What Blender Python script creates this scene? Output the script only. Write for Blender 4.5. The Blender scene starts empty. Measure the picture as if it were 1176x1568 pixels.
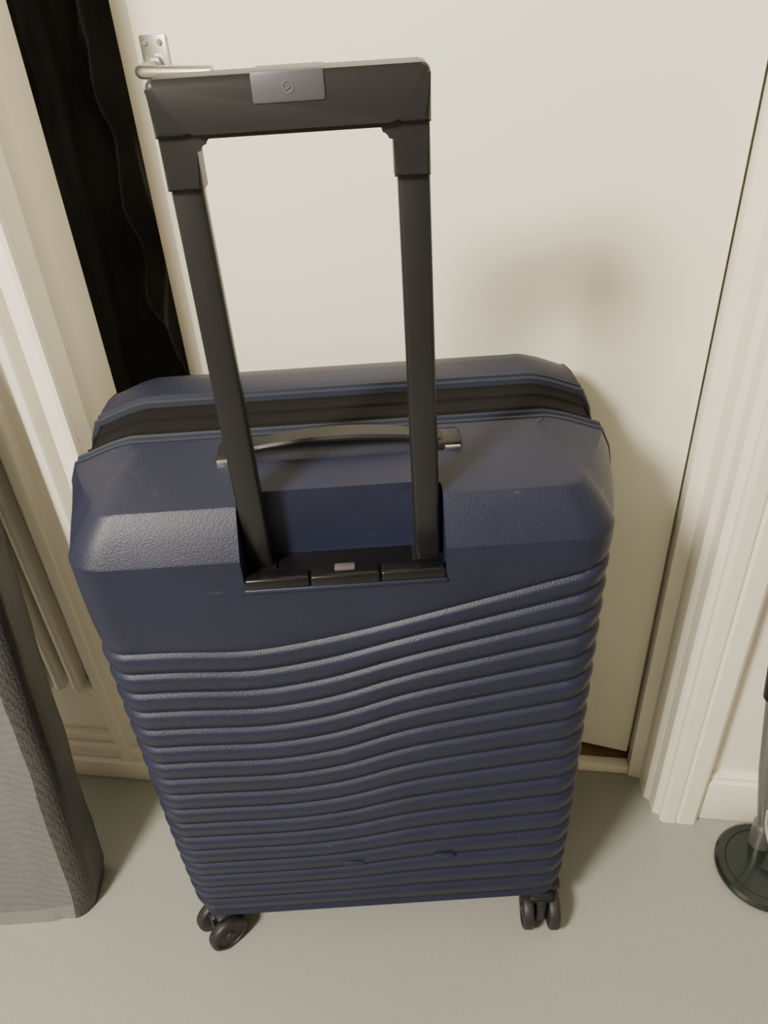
import bpy, bmesh, math, random
from mathutils import Vector, Matrix, noise
random.seed(4)
scene = bpy.context.scene
COL = scene.collection

# ------------------------------------------------------------ materials
def new_mat(name, color, rough=0.5, metal=0.0, bump=None, var=None, coat=0.0, sheen=0.0, spec=0.5):
    m = bpy.data.materials.new(name); m.use_nodes = True
    nt = m.node_tree; b = nt.nodes["Principled BSDF"]
    b.inputs["Base Color"].default_value = (*color, 1)
    b.inputs["Roughness"].default_value = rough
    b.inputs["Metallic"].default_value = metal
    b.inputs["Coat Weight"].default_value = coat
    b.inputs["Sheen Weight"].default_value = sheen
    b.inputs["Specular IOR Level"].default_value = spec
    tc = nt.nodes.new("ShaderNodeTexCoord")
    if var:   # (scale, amount, detail)
        n = nt.nodes.new("ShaderNodeTexNoise"); n.inputs["Scale"].default_value = var[0]
        n.inputs["Detail"].default_value = var[2]
        nt.links.new(tc.outputs["Object"], n.inputs["Vector"])
        r = nt.nodes.new("ShaderNodeValToRGB")
        r.color_ramp.elements[0].position = 0.3; r.color_ramp.elements[1].position = 0.7
        a = var[1]
        r.color_ramp.elements[0].color = (*[c*(1-a) for c in color], 1)
        r.color_ramp.elements[1].color = (*[min(1, c*(1+a)) for c in color], 1)
        nt.links.new(n.outputs["Fac"], r.inputs["Fac"])
        nt.links.new(r.outputs["Color"], b.inputs["Base Color"])
    if bump:  # (scale, strength, distance)
        n2 = nt.nodes.new("ShaderNodeTexNoise"); n2.inputs["Scale"].default_value = bump[0]
        n2.inputs["Detail"].default_value = 2
        nt.links.new(tc.outputs["Object"], n2.inputs["Vector"])
        bp = nt.nodes.new("ShaderNodeBump"); bp.inputs["Strength"].default_value = bump[1]
        bp.inputs["Distance"].default_value = bump[2]
        nt.links.new(n2.outputs["Fac"], bp.inputs["Height"])
        nt.links.new(bp.outputs["Normal"], b.inputs["Normal"])
    return m

M_shell = new_mat("navy_polypropylene", (0.0125, 0.0158, 0.0385), 0.44, bump=(650, 0.5, 0.0007), var=(14, 0.12, 4), spec=0.38)
def add_scuffs(m, col, scale, stretch, lo, hi):
    nt = m.node_tree; b = nt.nodes["Principled BSDF"]
    src = b.inputs["Base Color"].links[0].from_socket
    tc = nt.nodes.new("ShaderNodeTexCoord"); mp = nt.nodes.new("ShaderNodeMapping")
    mp.inputs["Scale"].default_value = stretch; mp.inputs["Rotation"].default_value = (0, .5, 0)
    n = nt.nodes.new("ShaderNodeTexNoise"); n.inputs["Scale"].default_value = scale; n.inputs["Detail"].default_value = 6
    n.inputs["Roughness"].default_value = .7
    r = nt.nodes.new("ShaderNodeMapRange"); r.inputs["From Min"].default_value = lo; r.inputs["From Max"].default_value = hi
    mx = nt.nodes.new("ShaderNodeMix"); mx.data_type = 'RGBA'
    nt.links.new(tc.outputs["Object"], mp.inputs["Vector"]); nt.links.new(mp.outputs["Vector"], n.inputs["Vector"])
    nt.links.new(n.outputs["Fac"], r.inputs["Value"]); nt.links.new(r.outputs["Result"], mx.inputs["Factor"])
    nt.links.new(src, mx.inputs[6]); mx.inputs[7].default_value = (*col, 1)
    nt.links.new(mx.outputs[2], b.inputs["Base Color"])
add_scuffs(M_shell, (.075, .080, .100), 26, (1.0, 1.0, 3.2), .64, .80)
M_black = new_mat("black_plastic", (0.010, 0.010, 0.011), 0.45, bump=(900, 0.2, 0.0003), spec=.35)
M_gloss = new_mat("gloss_black_plastic", (0.006, 0.006, 0.007), 0.22, spec=.4)
M_bar = new_mat("anodised_black_tube", (0.022, 0.0225, 0.0235), 0.32, metal=.35, spec=.5)
M_grip = new_mat("grip_plastic", (0.0145, 0.015, 0.0155), 0.42, bump=(1200, 0.15, 0.0003), spec=.45)
M_button = new_mat("button_grey", (0.088, 0.083, 0.098), 0.45, metal=0.1)
M_emblem = new_mat("emblem_grey", (0.22, 0.21, 0.23), 0.4, metal=.5)
M_chrome = new_mat("satin_metal", (0.62, 0.61, 0.58), 0.28, metal=1.0)
M_zip = new_mat("zip_fabric", (0.008, 0.008, 0.0075), 0.85, bump=(1500, 0.8, 0.001), spec=.2)
M_pipe = new_mat("navy_piping", (0.020, 0.025, 0.042), 0.45, spec=.4)
M_rubber = new_mat("wheel_rubber", (0.016, 0.016, 0.017), 0.5)
M_door = new_mat("door_paint", (0.88, 0.85, 0.72), 0.38, bump=(90, 0.08, 0.001), var=(3, 0.015, 3))
M_trim = new_mat("trim_paint", (0.86, 0.82, 0.71), 0.24, bump=(60, 0.12, 0.0015), var=(6, 0.03, 4))
M_wall = new_mat("wall_paint", (0.86, 0.83, 0.73), 0.6, bump=(150, 0.15, 0.001), var=(4, 0.02, 3))
M_far = new_mat("wall_low_bounce", (0.36, 0.33, 0.28), 0.7, bump=(150, 0.15, 0.001), var=(4, 0.02, 3))  # unseen side and rear walls, colour darkened to reduce bounce light
M_ceil = new_mat("ceiling_paint", (0.55, 0.53, 0.46), 0.8)  # out of view, toned down so less light bounces back
M_floor = new_mat("linoleum_floor", (0.300, 0.312, 0.285), 0.42, bump=(220, 0.08, 0.0006), var=(180, 0.035, 3))
M_dark = new_mat("closet_near_black", (0.03, 0.03, 0.03), 0.9)  # near-black colour for the closet walls
M_wood = new_mat("threshold_wood", (0.30, 0.20, 0.12), 0.5, var=(25, 0.2, 4))
M_alu = new_mat("brushed_aluminium", (0.50, 0.49, 0.465), 0.33, metal=0.9)
M_coat = new_mat("black_cloth", (0.026, 0.026, 0.027), 0.8, bump=(400, 0.4, 0.001), sheen=0.3)
M_steel = new_mat("grey_steel", (0.25, 0.25, 0.245), 0.4, metal=0.7)
M_base = new_mat("dark_enamel", (0.014, 0.021, 0.018), 0.16)
M_cable = new_mat("pale_cable", (0.45, 0.45, 0.41), 0.45)

def mat_woven(name, lo, hi, sc):
    m = new_mat(name, hi, 0.38, metal=0.25)
    nt = m.node_tree; b = nt.nodes["Principled BSDF"]
    tc = nt.nodes.new("ShaderNodeTexCoord")
    ck = nt.nodes.new("ShaderNodeTexVoronoi"); ck.inputs["Scale"].default_value = sc
    ck.inputs["Randomness"].default_value = 0.35
    nt.links.new(tc.outputs["Object"], ck.inputs["Vector"])
    bp = nt.nodes.new("ShaderNodeBump"); bp.inputs["Strength"].default_value = 0.4; bp.inputs["Distance"].default_value = 0.001
    nt.links.new(ck.outputs["Distance"], bp.inputs["Height"]); nt.links.new(bp.outputs["Normal"], b.inputs["Normal"])
    r = nt.nodes.new("ShaderNodeValToRGB")
    r.color_ramp.elements[0].color = (*hi, 1); r.color_ramp.elements[1].color = (*lo, 1)
    r.color_ramp.elements[0].position = .2; r.color_ramp.elements[1].position = .75
    nt.links.new(ck.outputs["Distance"], r.inputs["Fac"]); nt.links.new(r.outputs["Color"], b.inputs["Base Color"])
    return m
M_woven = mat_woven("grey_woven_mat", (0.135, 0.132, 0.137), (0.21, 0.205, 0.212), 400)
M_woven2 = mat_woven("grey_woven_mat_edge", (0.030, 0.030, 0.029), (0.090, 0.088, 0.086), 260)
M_pad = new_mat("mat_end_band", (0.21, 0.205, 0.205), 0.5, bump=(60, .3, .002), var=(9, .12, 4))

# ------------------------------------------------------------ helpers
def finish(bm, name, mats, parent=None, smooth=30, matrix=None):
    bmesh.ops.recalc_face_normals(bm, faces=bm.faces[:])
    me = bpy.data.meshes.new(name); bm.to_mesh(me); bm.free()
    if not isinstance(mats, (list, tuple)): mats = [mats]
    for m in mats: me.materials.append(m)
    if smooth:
        for p in me.polygons: p.use_smooth = True
        me.set_sharp_from_angle(angle=math.radians(smooth))
    ob = bpy.data.objects.new(name, me); COL.objects.link(ob)
    if parent: ob.parent = parent
    if matrix is not None: ob.matrix_world = matrix
    return ob

def empty(name, matrix=None):
    e = bpy.data.objects.new(name, None); COL.objects.link(e)
    e.empty_display_size = 0.05
    if matrix is not None: e.matrix_world = matrix
    return e

def add_box(bm, lo, hi, bev=0.0, seg=2, mi=0, mtx=None):
    r = bmesh.ops.create_cube(bm, size=1.0); vs = r['verts']
    c = [(a+b)/2 for a, b in zip(lo, hi)]; s = [abs(b-a) for a, b in zip(lo, hi)]
    for v in vs: v.co = Vector((v.co.x*s[0]+c[0], v.co.y*s[1]+c[1], v.co.z*s[2]+c[2]))
    fs = set(f for v in vs for f in v.link_faces)
    if bev > 0:
        es = list(set(e for v in vs for e in v.link_edges))
        rr = bmesh.ops.bevel(bm, geom=es, offset=bev, segments=seg, profile=0.5, affect='EDGES')
        fs = set(f for f in fs if f.is_valid) | set(rr['faces'])
        vs = list(set(v for f in fs for v in f.verts))
    for f in fs: f.material_index = mi
    if mtx is not None:
        for v in vs: v.co = mtx @ v.co
    return vs

def box(name, lo, hi, mat, bev=0.0, seg=2, parent=None, matrix=None):
    bm = bmesh.new(); add_box(bm, lo, hi, bev, seg)
    return finish(bm, name, mat, parent, 35, matrix)

def add_cyl(bm, p0, p1, r, n=32, mi=0, r2=None, bev=0.0):
    p0 = Vector(p0); p1 = Vector(p1); d = p1-p0; L = d.length
    rot = d.to_track_quat('Z', 'Y').to_matrix().to_4x4()
    M = Matrix.Translation(p0) @ rot
    r2 = r if r2 is None else r2
    prof = [(0, 0), (r-bev, 0), (r, bev), (r2, L-bev), (r2-bev, L), (0, L)] if bev > 0 else [(0, 0), (r, 0), (r2, L), (0, L)]
    return add_lathe(bm, prof, n, M, mi)

def add_lathe(bm, prof, n=32, M=Matrix(), mi=0):
    rings = []
    for (r, z) in prof:
        if r <= 1e-7: rings.append([bm.verts.new(M @ Vector((0, 0, z)))])
        else: rings.append([bm.verts.new(M @ Vector((r*math.cos(2*math.pi*i/n), r*math.sin(2*math.pi*i/n), z))) for i in range(n)])
    for a, b in zip(rings, rings[1:]):
        for i in range(n):
            j = (i+1) % n
            if len(a) == 1 and len(b) == 1: continue
            if len(a) == 1: f = bm.faces.new((a[0], b[i], b[j]))
            elif len(b) == 1: f = bm.faces.new((a[i], a[j], b[0]))
            else: f = bm.faces.new((a[i], a[j], b[j], b[i]))
            f.material_index = mi

def add_tube(bm, pts, r, n=14, mi=0, up=Vector((0, 0, 1)), sx=1.0, sy=1.0):
    pts = [Vector(p) for p in pts]; rings = []
    for i, p in enumerate(pts):
        t = (pts[min(i+1, len(pts)-1)] - pts[max(i-1, 0)]).normalized()
        a = t.cross(up)
        if a.length < 1e-3: a = t.cross(Vector((0, 1, 0)))
        a.normalize(); b = a.cross(t).normalized()
        rad = r[i] if isinstance(r, (list, tuple)) else r
        rings.append([bm.verts.new(p + a*rad*sx*math.cos(2*math.pi*k/n) + b*rad*sy*math.sin(2*math.pi*k/n)) for k in range(n)])
    for A, B in zip(rings, rings[1:]):
        for k in range(n):
            f = bm.faces.new((A[k], A[(k+1) % n], B[(k+1) % n], B[k])); f.material_index = mi
    for R in (rings[0], rings[-1]):
        f = bm.faces.new(R); f.material_index = mi

def extrude_profile(name, pts, z0, z1, mat, parent=None, matrix=None, smooth=35):
    bm = bmesh.new()
    a = [bm.verts.new((x, y, z0)) for x, y in pts]; b = [bm.verts.new((x, y, z1)) for x, y in pts]
    n = len(pts)
    for i in range(n): bm.faces.new((a[i], a[(i+1) % n], b[(i+1) % n], b[i]))
    bm.faces.new(a); bm.faces.new(b)
    return finish(bm, name, mat, parent, smooth, matrix)

# ------------------------------------------------------------ camera
phi = math.radians(35.4); ro = math.radians(3.8)
F = Vector((0, math.cos(phi), -math.sin(phi))); U0 = Vector((0, math.sin(phi), math.cos(phi))); X0 = Vector((1, 0, 0))
R = X0*math.cos(ro) - U0*math.sin(ro); U = X0*math.sin(ro) + U0*math.cos(ro)
cd = bpy.data.cameras.new("camera"); cam = bpy.data.objects.new("camera", cd); COL.objects.link(cam)
cam.matrix_world = Matrix(((R.x, U.x, -F.x, 0.038), (R.y, U.y, -F.y, -0.565), (R.z, U.z, -F.z, 1.17), (0, 0, 0, 1)))
cd.sensor_fit = 'VERTICAL'; cd.sensor_height = 36; cd.sensor_width = 27
cd.lens = 36*1178/1568; cd.clip_start = 0.01
scene.camera = cam

# ------------------------------------------------------------ room
ang = -math.radians(9.8)
RM = Matrix.Translation((0.456, 0.153, 0)) @ Matrix.Rotation(ang, 4, 'Z')
def rbox(name, lo, hi, mat, bev=0.0): return box(name, lo, hi, mat, bev, 2, None, RM)
rbox("floor", (-1.75, -2.3, -0.1), (1.15, 1.3, 0.0), M_floor)
rbox("ceiling", (-1.75, -2.3, 2.5), (1.15, 1.3, 2.6), M_ceil)
bm = bmesh.new()
add_box(bm, (0.04, 0.03, 0), (1.15, 0.15, 2.5))
add_box(bm, (-1.75, 0.03, 0), (-0.88, 0.15, 2.5))
add_box(bm, (-0.88, 0.03, 2.06), (0.04, 0.15, 2.5))
finish(bm, "wall_back", M_wall, None, 0, RM)
rbox("wall_left", (-1.85, -2.3, 0), (-1.75, 1.3, 2.5), M_far)
rbox("wall_right", (1.15, -2.3, 0), (1.25, 1.3, 2.5), M_far)
rbox("wall_front", (-1.75, -2.4, 0), (1.15, -2.3, 2.5), M_far)
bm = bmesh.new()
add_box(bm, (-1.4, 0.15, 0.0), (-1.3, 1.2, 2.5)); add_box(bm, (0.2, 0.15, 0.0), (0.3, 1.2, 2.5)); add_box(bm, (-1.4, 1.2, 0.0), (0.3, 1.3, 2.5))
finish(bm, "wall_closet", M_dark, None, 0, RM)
# door frame right / left / head
extrude_profile("trim_1", [(.058, .03), (.058, .006), (.052, 0), (.030, 0), (.026, .003), (.022, 0), (.006, 0), (0, .005), (0, .014), (-.010, .018), (-.012, .040), (-.020, .046), (-.022, .082), (-.041, .086), (-.041, .110), (-.02, .115), (-.02, .16), (.058, .16)], 0, 2.08, M_trim, None, RM)
LP = [(-.80, .16), (-.80, .092), (-.792, .086), (-.787, .045), (-.781, .038), (-.779, .006), (-.7775, -.002), (-.780, -.007), (-.785, -.008), (-.789, -.005), (-.791, .003), (-.800, .003), (-.803, .009), (-.818, .009), (-.821, -.003), (-.826, -.008), (-.836, -.008), (-.842, -.003), (-.846, .012), (-.872, .012), (-.875, .002), (-.880, -.001), (-.893, -.001), (-.898, .004), (-.902, .03), (-.902, .16)]
LP = [(x-.030, y) for x, y in LP]
extrude_profile("trim_2", LP, 0, 2.08, M_trim, None, RM)
rbox("trim_3", (-.93, -.004, 2.02), (.058, .03, 2.10), M_trim, .003)
# panel moulding left of the frame
bm = bmesh.new()
for s in (-.957, -.988, -1.018, -1.27):
    add_box(bm, (s-.009, .000, .22), (s+.009, .031, 2.0), .008, 4)
add_box(bm, (-1.27, .004, .208), (-1.010, .031, .226), .007, 4)
add_box(bm, (-.966, .004, .208), (-.930, .031, .226), .007, 4)
finish(bm, "trim_4", M_trim, None, 35, RM)
bm = bmesh.new()
add_box(bm, (-1.75, -.006, 0), (-.86, .031, .045), .004); add_box(bm, (-1.75, .004, .045), (-.862, .031, .075), .004); add_box(bm, (-1.75, .014, .075), (-.864, .031, .092), .004)
finish(bm, "baseboard_left", M_trim, None, 35, RM)
bm = bmesh.new()
add_box(bm, (.060, .012, 0), (1.15, .031, .095), .004); add_box(bm, (.060, .018, .095), (1.15, .031, .105), .003)
finish(bm, "baseboard_right", M_trim, None, 35, RM)
rbox("trim_5", (-.83, .088, 0), (-.041, .108, .018), M_trim, .002)
rbox("trim_6", (-.83, .108, 0), (-.041, .16, .010), M_wood, .001)

# ---- door leaf (swings away), hinge at right
da = math.radians(20.5)
hinge = Vector((0.431, 0.266, 0))
DM = Matrix.Translation(hinge) @ Matrix.Rotation(-da, 4, 'Z')   # local -x runs to the free edge, +y away
door = empty("door_1", DM)
bm = bmesh.new()
add_box(bm, (-.696, 0, .035), (0, .026, 2.01), .0025)
add_box(bm, (-.732, .018, .030), (0.006, .040, 2.02), .003)
d = finish(bm, "door_leaf", M_door, None, 35); d.parent = door
hp = -.668; hz = 1.089
bm = bmesh.new()
add_box(bm, (hp-.018, -.004, 1.035), (hp+.018, 0.001, 1.118), .002)
for dx in (-.010, .010):
    add_cyl(bm, (hp+dx, -.0058, 1.110), (hp+dx, -.003, 1.110), .0035, 16, 0, None, .0008)
add_cyl(bm, (hp, -.012, hz), (hp, 0, hz), .010, 24)
lp = []
for i in range(5): lp.append((hp, -.006-.007*i, hz-.0012*i))
for i in range(1, 9):
    a = i/8*math.pi/2
    lp.append((hp+.014*(1-math.cos(a)), -.034-.014*math.sin(a), hz-.005))
for i in range(1, 10): lp.append((hp+.014+.009*i, -.048+.0002*i*i*.3, hz-.005-.0002*i))
add_tube(bm, lp, .0072, 16)
h = finish(bm, "door_handle", M_alu, None, 40); h.parent = door

# ---- coats in the closet
bm = bmesh.new()
def coat(cx, cy, rx, ry, z0, z1, ph):
    n = 90; rows = 60; prev = None
    for j in range(rows+1):
        t = j/rows; z = z0+(z1-z0)*t
        sh = 1.0 if t < .86 else max(.12, math.cos((t-.86)/.14*math.pi/2)**.7)
        ring = []
        for i in range(n):
            a = 2*math.pi*i/n
            amp = .10*(1-.4*t)
            f = 1 + amp*math.sin(6*a+ph+2.2*t+1.5*math.sin(3*t+ph)) + .05*math.sin(13*a+ph*2-4*t)
            f += .32*noise.noise(Vector((math.cos(a)*2+ph, math.sin(a)*2, z*9)))
            ring.append(bm.verts.new((cx+rx*f*math.cos(a)*(sh if sh < 1 else 1), cy+ry*f*math.sin(a)*sh, z+.01*math.sin(3*a))))
        if prev:
            for i in range(n): bm.faces.new((prev[i], prev[(i+1) % n], ring[(i+1) % n], ring[i]))
        else: bm.faces.new(ring)
        prev = ring
    bm.faces.new(prev)
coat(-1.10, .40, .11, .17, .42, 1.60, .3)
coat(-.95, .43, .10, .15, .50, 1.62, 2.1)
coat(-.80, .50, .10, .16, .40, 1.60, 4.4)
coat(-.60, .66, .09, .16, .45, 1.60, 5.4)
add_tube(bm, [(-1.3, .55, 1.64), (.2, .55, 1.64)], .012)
finish(bm, "hanging_coats", M_coat, None, 60, RM)

# ------------------------------------------------------------ suitcase
case = empty("suitcase")
SX = -.0045      # shell centre x
NR = 17; ZB = .095; ZL = .607; RZ = .7225; ZT = .7825
def softplus(v): return math.log(1+math.exp(v)) if v < 20 else v
def zline(x, K):
    k = K/NR
    base = ZL - k*(ZL-ZB)
    d = .262*softplus((x+.035)/.028)*.028
    s = .028/(1+math.exp(-(x-.01)/.024))*4*k*(1-k)
    return base + d*(1-k)**1.1 + s*(1-k*.5) - .006*math.exp(-((x+.11)/.06)**2)*(1-k)
YZ = .13
NS, NC, NF = 10, 10, 90
WE, WF, RR = .288, .2655, .036
def path(we, wf, y0, r):
    P = []
    ys = min(y0+r, YZ)
    if y0 >= YZ-1e-6:
        xs = [-we]*(NS+NC) + [-we+2*we*i/NF for i in range(NF+1)] + [we]*(NS+NC)
        return [(x, YZ, 0, -1) for x in xs]
    for i in range(NS):
        t = i/NS; P.append((-we+(we-wf)*t**1.2, YZ+(ys-YZ)*t))
    for i in range(NC):
        a = math.pi+ (i/NC)*math.pi/2
        P.append((-wf+r+r*math.cos(a), ys+r*math.sin(a)*((ys-y0)/r if r else 1)))
    L = [p for p in P]
    for i in range(NF+1):
        P.append((-wf+r+2*(wf-r)*i/NF, y0))
    for p in reversed(L): P.append((-p[0], p[1]))
    out = []
    for i, p in enumerate(P):
        a = P[max(0, i-1)]; b = P[min(len(P)-1, i+1)]
        tx, ty = b[0]-a[0], b[1]-a[1]; l = math.hypot(tx, ty) or 1
        out.append((p[0], p[1], ty/l, -tx/l))
    return out
rows = []
def flat_row(z, we, wf, y0, r): rows.append([(x, y, z) for x, y, nx, ny in path(we, wf, y0, r)])
flat_row(.080, .225, .2, .13, 0)
flat_row(.080, .235, .20, .09, .02)
flat_row(.078, .248, .232, .018, .02)
flat_row(.081, .264, .245, .006, .025)
flat_row(.088, .274, .254, .001, .03)
BP = path(WE, WF, 0.0, RR)
def rib_row(K, disp, zadd=0.0, f=None, wb=1.0):
    out = []
    for i, (x, y, nx, ny) in enumerate(BP):
        e = min(1, max(0, (YZ-.004-y)/.02))
        z = zline(x, K)
        if f is not None: z = z + (RZ-z)*f
        tp = max(0, (.30-z)/.22)      # slight narrowing to the base
        xx = x*(1-.018*tp*tp)
        out.append((xx+nx*disp*e, y+ny*disp*e, z+zadd))
    rows.append(out)
# rib section: lit upper ledge, crest, then a face that falls back into a shadowed undercut groove
prof = [(0.985, -.0048), (0.93, -.0044), (0.84, -.0030), (0.66, -.0013), (0.44, -.0003), (0.27, 0.0), (0.19, -.0006), (0.13, -.0018), (0.07, -.0034), (0.02, -.0047)]
for k in range(NR-1, -1, -1):
    for t, dd in prof: rib_row(k+t, dd)
for f, dd in ((.012, -.0044), (.05, -.0036), (.14, -.0018), (.3, -.0006), (.5, -.0001), (.7, 0), (.93, 0)):
    rib_row(0, dd, f=f)
flat_row(RZ-.001, WE, WF, 0.0, RR)
flat_row(RZ+.001, WE-.0005, WF-.0005, .0010, RR-.001)
flat_row(.742, .2840, .255, .0130, .033)
flat_row(.7632, .2745, .2395, .0268, .028)
flat_row(.7650, .270, .2365, .0288, .027)
flat_row(.7660, .266, .234, .0325, .026)
flat_row(.7715, .252, .224, .060, .022)
flat_row(.7770, .237, .214, .090, .015)
flat_row(.7810, .222, .207, .118, .008)
flat_row(ZT, .214, .205, .13, 0)
bm = bmesh.new()
V = [[bm.verts.new((p[0]+SX, p[1], p[2])) for p in row] for row in rows]
for A, B in zip(V, V[1:]):
    for i in range(len(A)-1): bm.faces.new((A[i], A[i+1], B[i+1], B[i]))
bmesh.ops.remove_doubles(bm, verts=bm.verts[:], dist=1e-5)
bmesh.ops.dissolve_degenerate(bm, edges=bm.edges[:], dist=1e-6)
be = [e for e in bm.edges if e.is_boundary]
bmesh.ops.holes_fill(bm, edges=be, sides=0)
shell = finish(bm, "front_shell", M_shell, case, 0)
# recess for the trolley
RC = -.003
bm = bmesh.new(); add_box(bm, (RC-.097, -.05, .690), (RC+.097, .046, .85), .007, 3)
cut = finish(bm, "cut", M_shell, None, 0)
bm = bmesh.new(); add_box(bm, (RC-.122, .088, .7725), (RC+.122, .123, .85), .004, 2)
cut2 = finish(bm, "cut2", M_shell, None, 0)
for c in (cut, cut2):
    md = shell.modifiers.new("b", 'BOOLEAN'); md.operation = 'DIFFERENCE'; md.solver = 'EXACT'; md.object = c
bpy.context.view_layer.update()
dg = bpy.context.evaluated_depsgraph_get()
me2 = bpy.data.meshes.new_from_object(shell.evaluated_get(dg))
shell.modifiers.clear(); shell.data = me2
for c in (cut, cut2): bpy.data.objects.remove(c, do_unlink=True)
for p in me2.polygons: p.use_smooth = True
me2.set_sharp_from_angle(angle=math.radians(24))

# outline for zip band and rear shell
left = []
for r_ in rows: left.append((r_[0][0], r_[0][2]))
ol = []
for p in left:
    if not ol or math.hypot(p[0]-ol[-1][0], p[1]-ol[-1][1]) > .004: ol.append(p)
top = [(-.208+.416*i/24, ZT) for i in range(0, 25)]
bot = [(.225-.45*i/24, .080) for i in range(1, 24)]
OUT = ol + top + [(-p[0], p[1]) for p in reversed(ol)] + bot
def inset(d):
    n = len(OUT); res = []
    for i in range(n):
        a = OUT[i-1]; b = OUT[(i+1) % n]; tx, tz = b[0]-a[0], b[1]-a[1]; l = math.hypot(tx, tz) or 1
        res.append((OUT[i][0]+tz/l*d, OUT[i][1]-tx/l*d))   # inward for clockwise order
    return res
def loft(name, spec, mats):
    bm = bmesh.new(); prev = None
    for sp in spec:
        (y, d, mi) = sp[:3]; zl = sp[3] if len(sp) > 3 else 0
        ring = [bm.verts.new((x+SX, y, z+(zl*max(0, (z-.5)/.28)))) for x, z in inset(d)]
        if prev:
            n = len(ring)
            for i in range(n):
                f = bm.faces.new((prev[i], prev[(i+1) % n], ring[(i+1) % n], ring[i])); f.material_index = mi
        else: bm.faces.new(ring)
        prev = ring
    bm.faces.new(prev)
    return finish(bm, name, mats, case, 35)
zb_ = [(.1302, .004, 0), (.1302, -.001, 0), (.1325, -.0022, 0), (.135, -.0005, 0), (.1365, .003, 1), (.141, .003, 1), (.142, -.0005, 0), (.1440, -.0020, 0), (.146, -.0005, 0),
    (.148, .005, 1), (.160, .0065, 1), (.1615, .004, 1), (.163, .0065, 1), (.186, .0065, 1), (.187, .004, 1), (.189, .006, 1), (.2105, .005, 1), (.2115, -.0005, 0), (.214, -.002, 0), (.2165, -.0005, 0), (.218, .003, 1), (.222, .003, 1),
    (.223, -.0005, 0), (.226, -.0012, 0)]
zb_ = [(y, d, m, .005*max(0, (y-.15)/.076)) for y, d, m in zb_]
loft("zip_band", zb_, [M_pipe, M_zip])
loft("rear_shell", [(.2262, .001, 0, .005), (.232, 0, 0, .0055), (.262, .002, 0, .008), (.282, .006, 0, .009), (.2860, .0095, 0, .009), (.300, .028, 0, .009), (.304, .035, 0, .008), (.306, .06, 0, 0)], [M_shell])

# top carry handle
bm = bmesh.new()
N = 30; prev = None
for i in range(N+1):
    t = i/N; x = RC-.104+.208*t
    zc = .7795 + .0125*math.sin(math.pi*t)**.8 + .001
    hw = .0125; th = .0035
    e = .75+.25*math.sin(math.pi*t)
    pr = [(-hw*e, -th*.4), (-hw*e, th*.3), (-hw*.8*e, th), (hw*.8*e, th), (hw*e, th*.3), (hw*e, -th*.4), (hw*.8*e, -th), (-hw*.8*e, -th)]
    ring = [bm.verts.new((x, .1055+a, zc+b)) for a, b in pr]
    if prev:
        for k in range(8): bm.faces.new((prev[k], prev[(k+1) % 8], ring[(k+1) % 8], ring[k]))
    else: bm.faces.new(ring)
    prev = ring
bm.faces.new(prev)
for sx in (-1, 1):
    add_box(bm, (RC+sx*.110-.012, .0905, .7715), (RC+sx*.110+.012, .1205, .7835), .003, 2)
finish(bm, "carry_handle", M_black, case, 40)
bm = bmesh.new()
for sx in (-1, 1):
    add_box(bm, (RC+sx*.113-.008, .0875, .7735), (RC+sx*.113+.008, .0925, .7805), .0015, 2)
finish(bm, "handle_clips", M_chrome, case, 40)

# recess floor plate, front bar, latch
TB = (-.0860, .0785); TT = (-.0882, .0755)
bm = bmesh.new()
add_box(bm, (RC-.094, .004, .6885), (RC+.094, .045, .6945), .001)
add_box(bm, (RC-.0965, -.003, .688), (RC-.034, .012, .700), .003, 3)
add_box(bm, (RC+.034, -.003, .688), (RC+.0965, .012, .700), .003, 3)
add_box(bm, (RC-.0335, -.0038, .688), (RC+.0335, .0125, .7005), .003, 3)
for xx in TB:
    add_box(bm, (xx-.016, .018, .692), (xx+.016, .043, .697), .002)
finish(bm, "recess_plate", M_gloss, case, 40)
bm = bmesh.new()
add_box(bm, (RC-.010, .004, .6980), (RC+.010, .013, .7030), .0015, 2)
finish(bm, "recess_latch", M_button, case, 40)
bm = bmesh.new(); add_box(bm, (RC-.098, -.0035, .6835), (RC+.098, .004, .6885), .0018, 3)
finish(bm, "recess_lip", M_shell, case, 40)

# trolley tubes + grip
bm = bmesh.new()
for xb, xt in zip(TB, TT):
    vs = add_box(bm, (-.0126, .0235, .690), (.0126, .0385, 1.055), .004, 3)
    for v in vs:
        t = (v.co.z-.690)/.365
        v.co.x = v.co.x*(1-.06*t) + xb+(xt-xb)*t
finish(bm, "trolley_tubes", M_bar, case, 40)
GC = -.0065; HW = .0935; GT = 1.116
bm = bmesh.new()
def rrect(x0, x1, z0, z1, rr, n=8):
    P = []
    for cx, cz, a0 in ((x1-rr, z1-rr, 0), (x0+rr, z1-rr, 90), (x0+rr, z0+rr, 180), (x1-rr, z0+rr, 270)):
        for i in range(n+1):
            a = math.radians(a0+90*i/n); P.append((cx+rr*math.cos(a), cz+rr*math.sin(a)))
    return P
outl = []
n = 8
ri = .008; ro_ = .010; LEG = .0255; BT = .037
x0, x1 = GC-HW, GC+HW; zb = 1.046
xi0, xi1 = x0+LEG, x1-LEG; zi = GT-BT
outl += [(x0-.0005, zb)]
for i in range(n+1):
    a = math.pi - i/n*math.pi/2; outl.append((x0+ro_+ro_*math.cos(a), GT-ro_+ro_*math.sin(a)))
for i in range(n+1):
    a = math.pi/2 - i/n*math.pi/2; outl.append((x1-ro_+ro_*math.cos(a), GT-ro_+ro_*math.sin(a)))
outl += [(x1+.0005, zb), (xi1, zb)]
for i in range(n+1):
    a = -0 + i/n*math.pi/2; outl.append((xi1-ri+ri*math.cos(a), zi-ri+ri*math.sin(a)))
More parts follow.
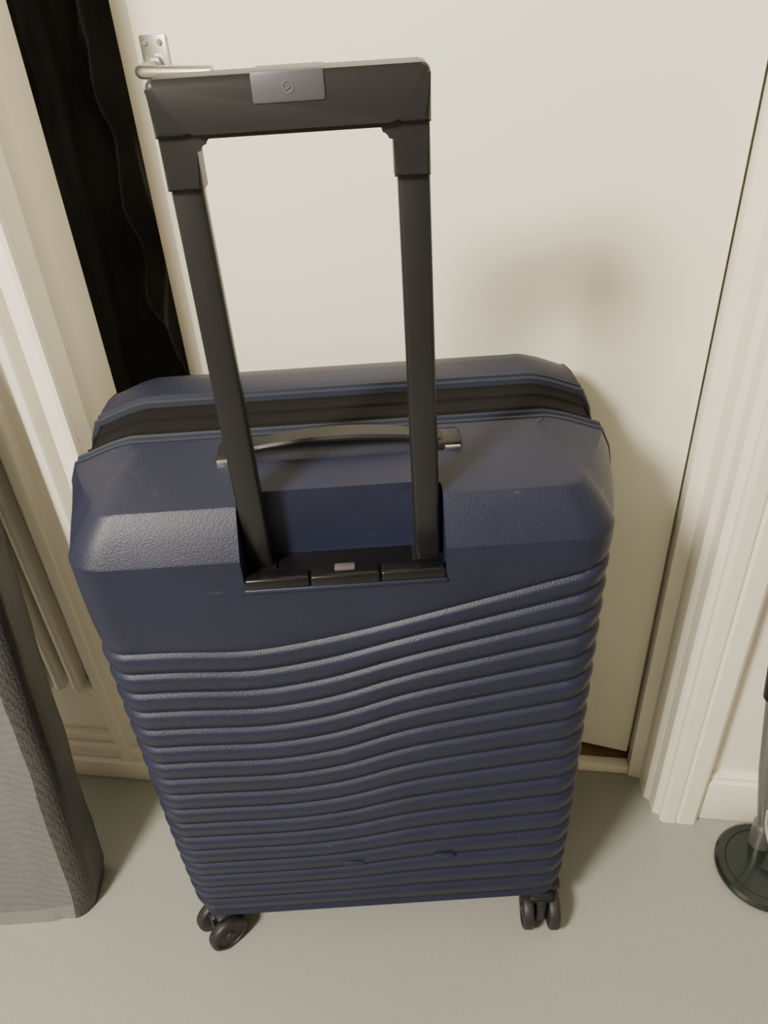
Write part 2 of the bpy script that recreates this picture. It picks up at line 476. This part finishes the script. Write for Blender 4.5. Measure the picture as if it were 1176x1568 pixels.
for i in range(n+1):
    a = math.pi/2 + i/n*math.pi/2; outl.append((xi0+ri+ri*math.cos(a), zi-ri+ri*math.sin(a)))
outl += [(xi0, zb)]
def slab(pts, y0, y1, bev):
    a = [bm.verts.new((x, y0, z)) for x, z in pts]; b = [bm.verts.new((x, y1, z)) for x, z in pts]
    m = len(pts)
    for i in range(m): bm.faces.new((a[i], a[(i+1) % m], b[(i+1) % m], b[i]))
    fa = bm.faces.new(a); fb = bm.faces.new(b)
    es = list(fa.edges)+list(fb.edges)
    bmesh.ops.bevel(bm, geom=es, offset=bev, segments=3, profile=.5, affect='EDGES')
slab(outl, .0175, .0415, .003)
bx0, bx1 = x0-.001, x1+.001; bz0, bz1 = GT-.031, GT+.001
P = [(bx0, bz0-.004), (bx0+.0, bz1-.006)]
for i in range(1, n+1):
    a = math.pi - i/n*math.pi/2; P.append((bx0+.006+.006*math.cos(a), bz1-.006+.006*math.sin(a)))
for i in range(n+1):
    a = math.pi/2 - i/n*math.pi/2; P.append((bx1-.006+.006*math.cos(a), bz1-.006+.006*math.sin(a)))
P += [(bx1, bz0-.004), (bx1-.020, bz0-.004)]
for i in range(1, 5):
    t = i/4; P.append((bx1-.020-.008*t, bz0-.004+.006*(3*t*t-2*t*t*t)))
for i in range(0, 5):
    t = 1-i/4; P.append((bx0+.020+.008*t, bz0-.004+.006*(3*t*t-2*t*t*t)))
slab(P, .012, .046, .0045)
finish(bm, "trolley_grip", M_grip, case, 35)
bm = bmesh.new()
add_box(bm, (GC-.0245, .0106, GT-.0175), (GC+.0245, .047, GT+.0020), .0022, 2)
finish(bm, "grip_button", M_button, case, 35)
bm = bmesh.new()
lp = []
for i in range(21):
    a = i/20*2*math.pi; lp.append((GC+.0036*math.cos(a), .0105, GT-.0080+.0036*math.sin(a)))
add_tube(bm, lp, .0004, 6, up=Vector((0, 1, 0)))
lp = [(GC-.002, .0105, GT-.0062), (GC+.002, .0105, GT-.0080), (GC-.002, .0105, GT-.0098)]
add_tube(bm, lp, .0004, 6, up=Vector((0, 1, 0)))
finish(bm, "grip_emblem", M_emblem, case, 40)

bm = bmesh.new()
add_box(bm, (-.045, -.002, .199), (-.020, .003, .205), .001); add_box(bm, (.075, -.002, .203), (.10, .003, .209), .001)
finish(bm, "shell_nubs", M_shell, case, 40)

# casters
def caster(px, py, rotdeg, nm):
    bm = bmesh.new()
    Mx = Matrix.Translation((px, py, 0)) @ Matrix.Rotation(math.radians(rotdeg), 4, 'Z')
    r = .029; off = -.020
    def T(v): return Mx @ Vector(v)
    for sx in (-1, 1):
        c0 = T((sx*.010, off, r)); c1 = T((sx*.027, off, r))
        d = (c1-c0); L = d.length
        M = Matrix.Translation(c0) @ d.to_track_quat('Z', 'Y').to_matrix().to_4x4()
        add_lathe(bm, [(0, 0), (r-.004, 0), (r-.001, .002), (r, .005), (r, L-.005), (r-.001, L-.002), (r-.004, L), (r-.007, L), (r-.008, L-.002), (.008, L-.002), (.006, L+.001), (0, L+.001)], 40, M, 0)
    add_cyl(bm, T((-.012, off, r)), T((.012, off, r)), .007, 20, 1)
    add_box(bm, (-.0075, off-.014, .016), (.0075, .014, .062), .004, 2, 1, Mx)
    add_box(bm, (-.018, off-.008, .054), (.018, .018, .066), .005, 2, 1, Mx)
    add_cyl(bm, T((0, 0, .060)), T((0, 0, .074)), .020, 28, 1, None, .002)
    add_box(bm, (px-.026, py-.020, .072), (px+.026, py+.030, .088), .005, 2, 1)
    finish(bm, nm, [M_rubber, M_black], case, 40)
caster(.229, .032, -4, "caster_1")
caster(-.226, .034, -52, "caster_2")
caster(.215, .255, 20, "caster_3")
caster(-.220, .255, -10, "caster_4")

# ------------------------------------------------------------ rolled mat leaning at left
bm = bmesh.new()
P2 = rrect(-.72, -.447, .056, .150, .026, 8)
pts = P2[27:36]            # front right corner arc
front = [(-.72+.026+(.221)*(i/44), .056) for i in range(0, 44)]
back = [(-.473-.221*(i/10), .150) for i in range(11)]
pts = front + pts + P2[0:9] + back[1:] + P2[18:27]
lean = .178
H = .88; rws = 110; prev = None
for j in range(rws+1):
    z = H*j/rws
    ring = []
    for i, (x, y) in enumerate(pts):
        d = .0010*math.sin(z*25)
        k = max(0, 1-z/.03)
        bow = .006*math.sin((x+.72)/.27*math.pi) if y < .09 else 0
        wr = .0030*noise.noise(Vector((x*22, 3.1, z*7))) + .0012*noise.noise(Vector((x*50, 9.1, z*20)))
        ring.append(bm.verts.new((x + d + wr*.4 - (.004*k if x > -.5 else 0), y-bow+wr+lean*z + .004*k*(1 if y < .09 else -1), z)))
    if prev:
        m = len(ring)
        for i in range(m):
            f = bm.faces.new((prev[i], prev[(i+1) % m], ring[(i+1) % m], ring[i]))
            xm = (pts[i][0]+pts[(i+1) % m][0])/2
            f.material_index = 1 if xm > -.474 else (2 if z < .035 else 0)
    else: bm.faces.new(ring)
    prev = ring
bm.faces.new(prev)
finish(bm, "rolled_mat", [M_woven, M_woven2, M_pad], None, 50)

# ------------------------------------------------------------ floor lamp foot at right
lamp = empty("floor_lamp")
bm = bmesh.new()
M = Matrix.Translation((.587, .064, 0))
add_lathe(bm, [(0, 0), (.068, 0), (.072, .003), (.072, .008), (.068, .012), (.058, .0135), (.056, .0125), (.040, .015), (.018, .018), (0, .018)], 64, M)
o = finish(bm, "lamp_base", M_base, lamp, 30)
bm = bmesh.new()
add_tube(bm, [(.592, .098, .012), (.590, .098, .06), (.560, .098, .20), (.532, .098, .37)], .0105, 20)
add_tube(bm, [(.5925, .098, .010), (.590, .098, .065)], .0165, 20)
finish(bm, "lamp_pole", M_steel, lamp, 40)
bm = bmesh.new()
add_tube(bm, [(.532, .098, .36), (.512, .098, .52), (.508, .098, .60), (.508, .098, 1.2)], .0125, 20)
finish(bm, "lamp_pole_sleeve", M_black, lamp, 40)
bm = bmesh.new()
for q in range(3):
    lp = []
    for i in range(25):
        t = i/24
        lp.append((.575+.012*q+.03*t*math.cos(q), .085-.05*t+.01*math.sin(6*t+q), .10*(1-t)**2+.020+.004*q))
    add_tube(bm, lp, .0022, 8)
finish(bm, "lamp_cable", M_cable, lamp, 40)

# ------------------------------------------------------------ light
ld = bpy.data.lights.new("ceiling_light", 'AREA'); ld.shape = 'DISK'; ld.size = 0.50
ld.energy = 112; ld.color = (1.0, 0.91, 0.77)
lo = bpy.data.objects.new("ceiling_light", ld); COL.objects.link(lo)
lo.location = (-1.18, -1.28, 2.18)
lo.rotation_euler = (Vector((0.1, 0.1, .6))-Vector(lo.location)).to_track_quat('-Z', 'Y').to_euler()
w = bpy.data.worlds.new("world"); scene.world = w; w.use_nodes = True
w.node_tree.nodes["Background"].inputs[0].default_value = (1, .93, .8, 1)
w.node_tree.nodes["Background"].inputs[1].default_value = 0.3
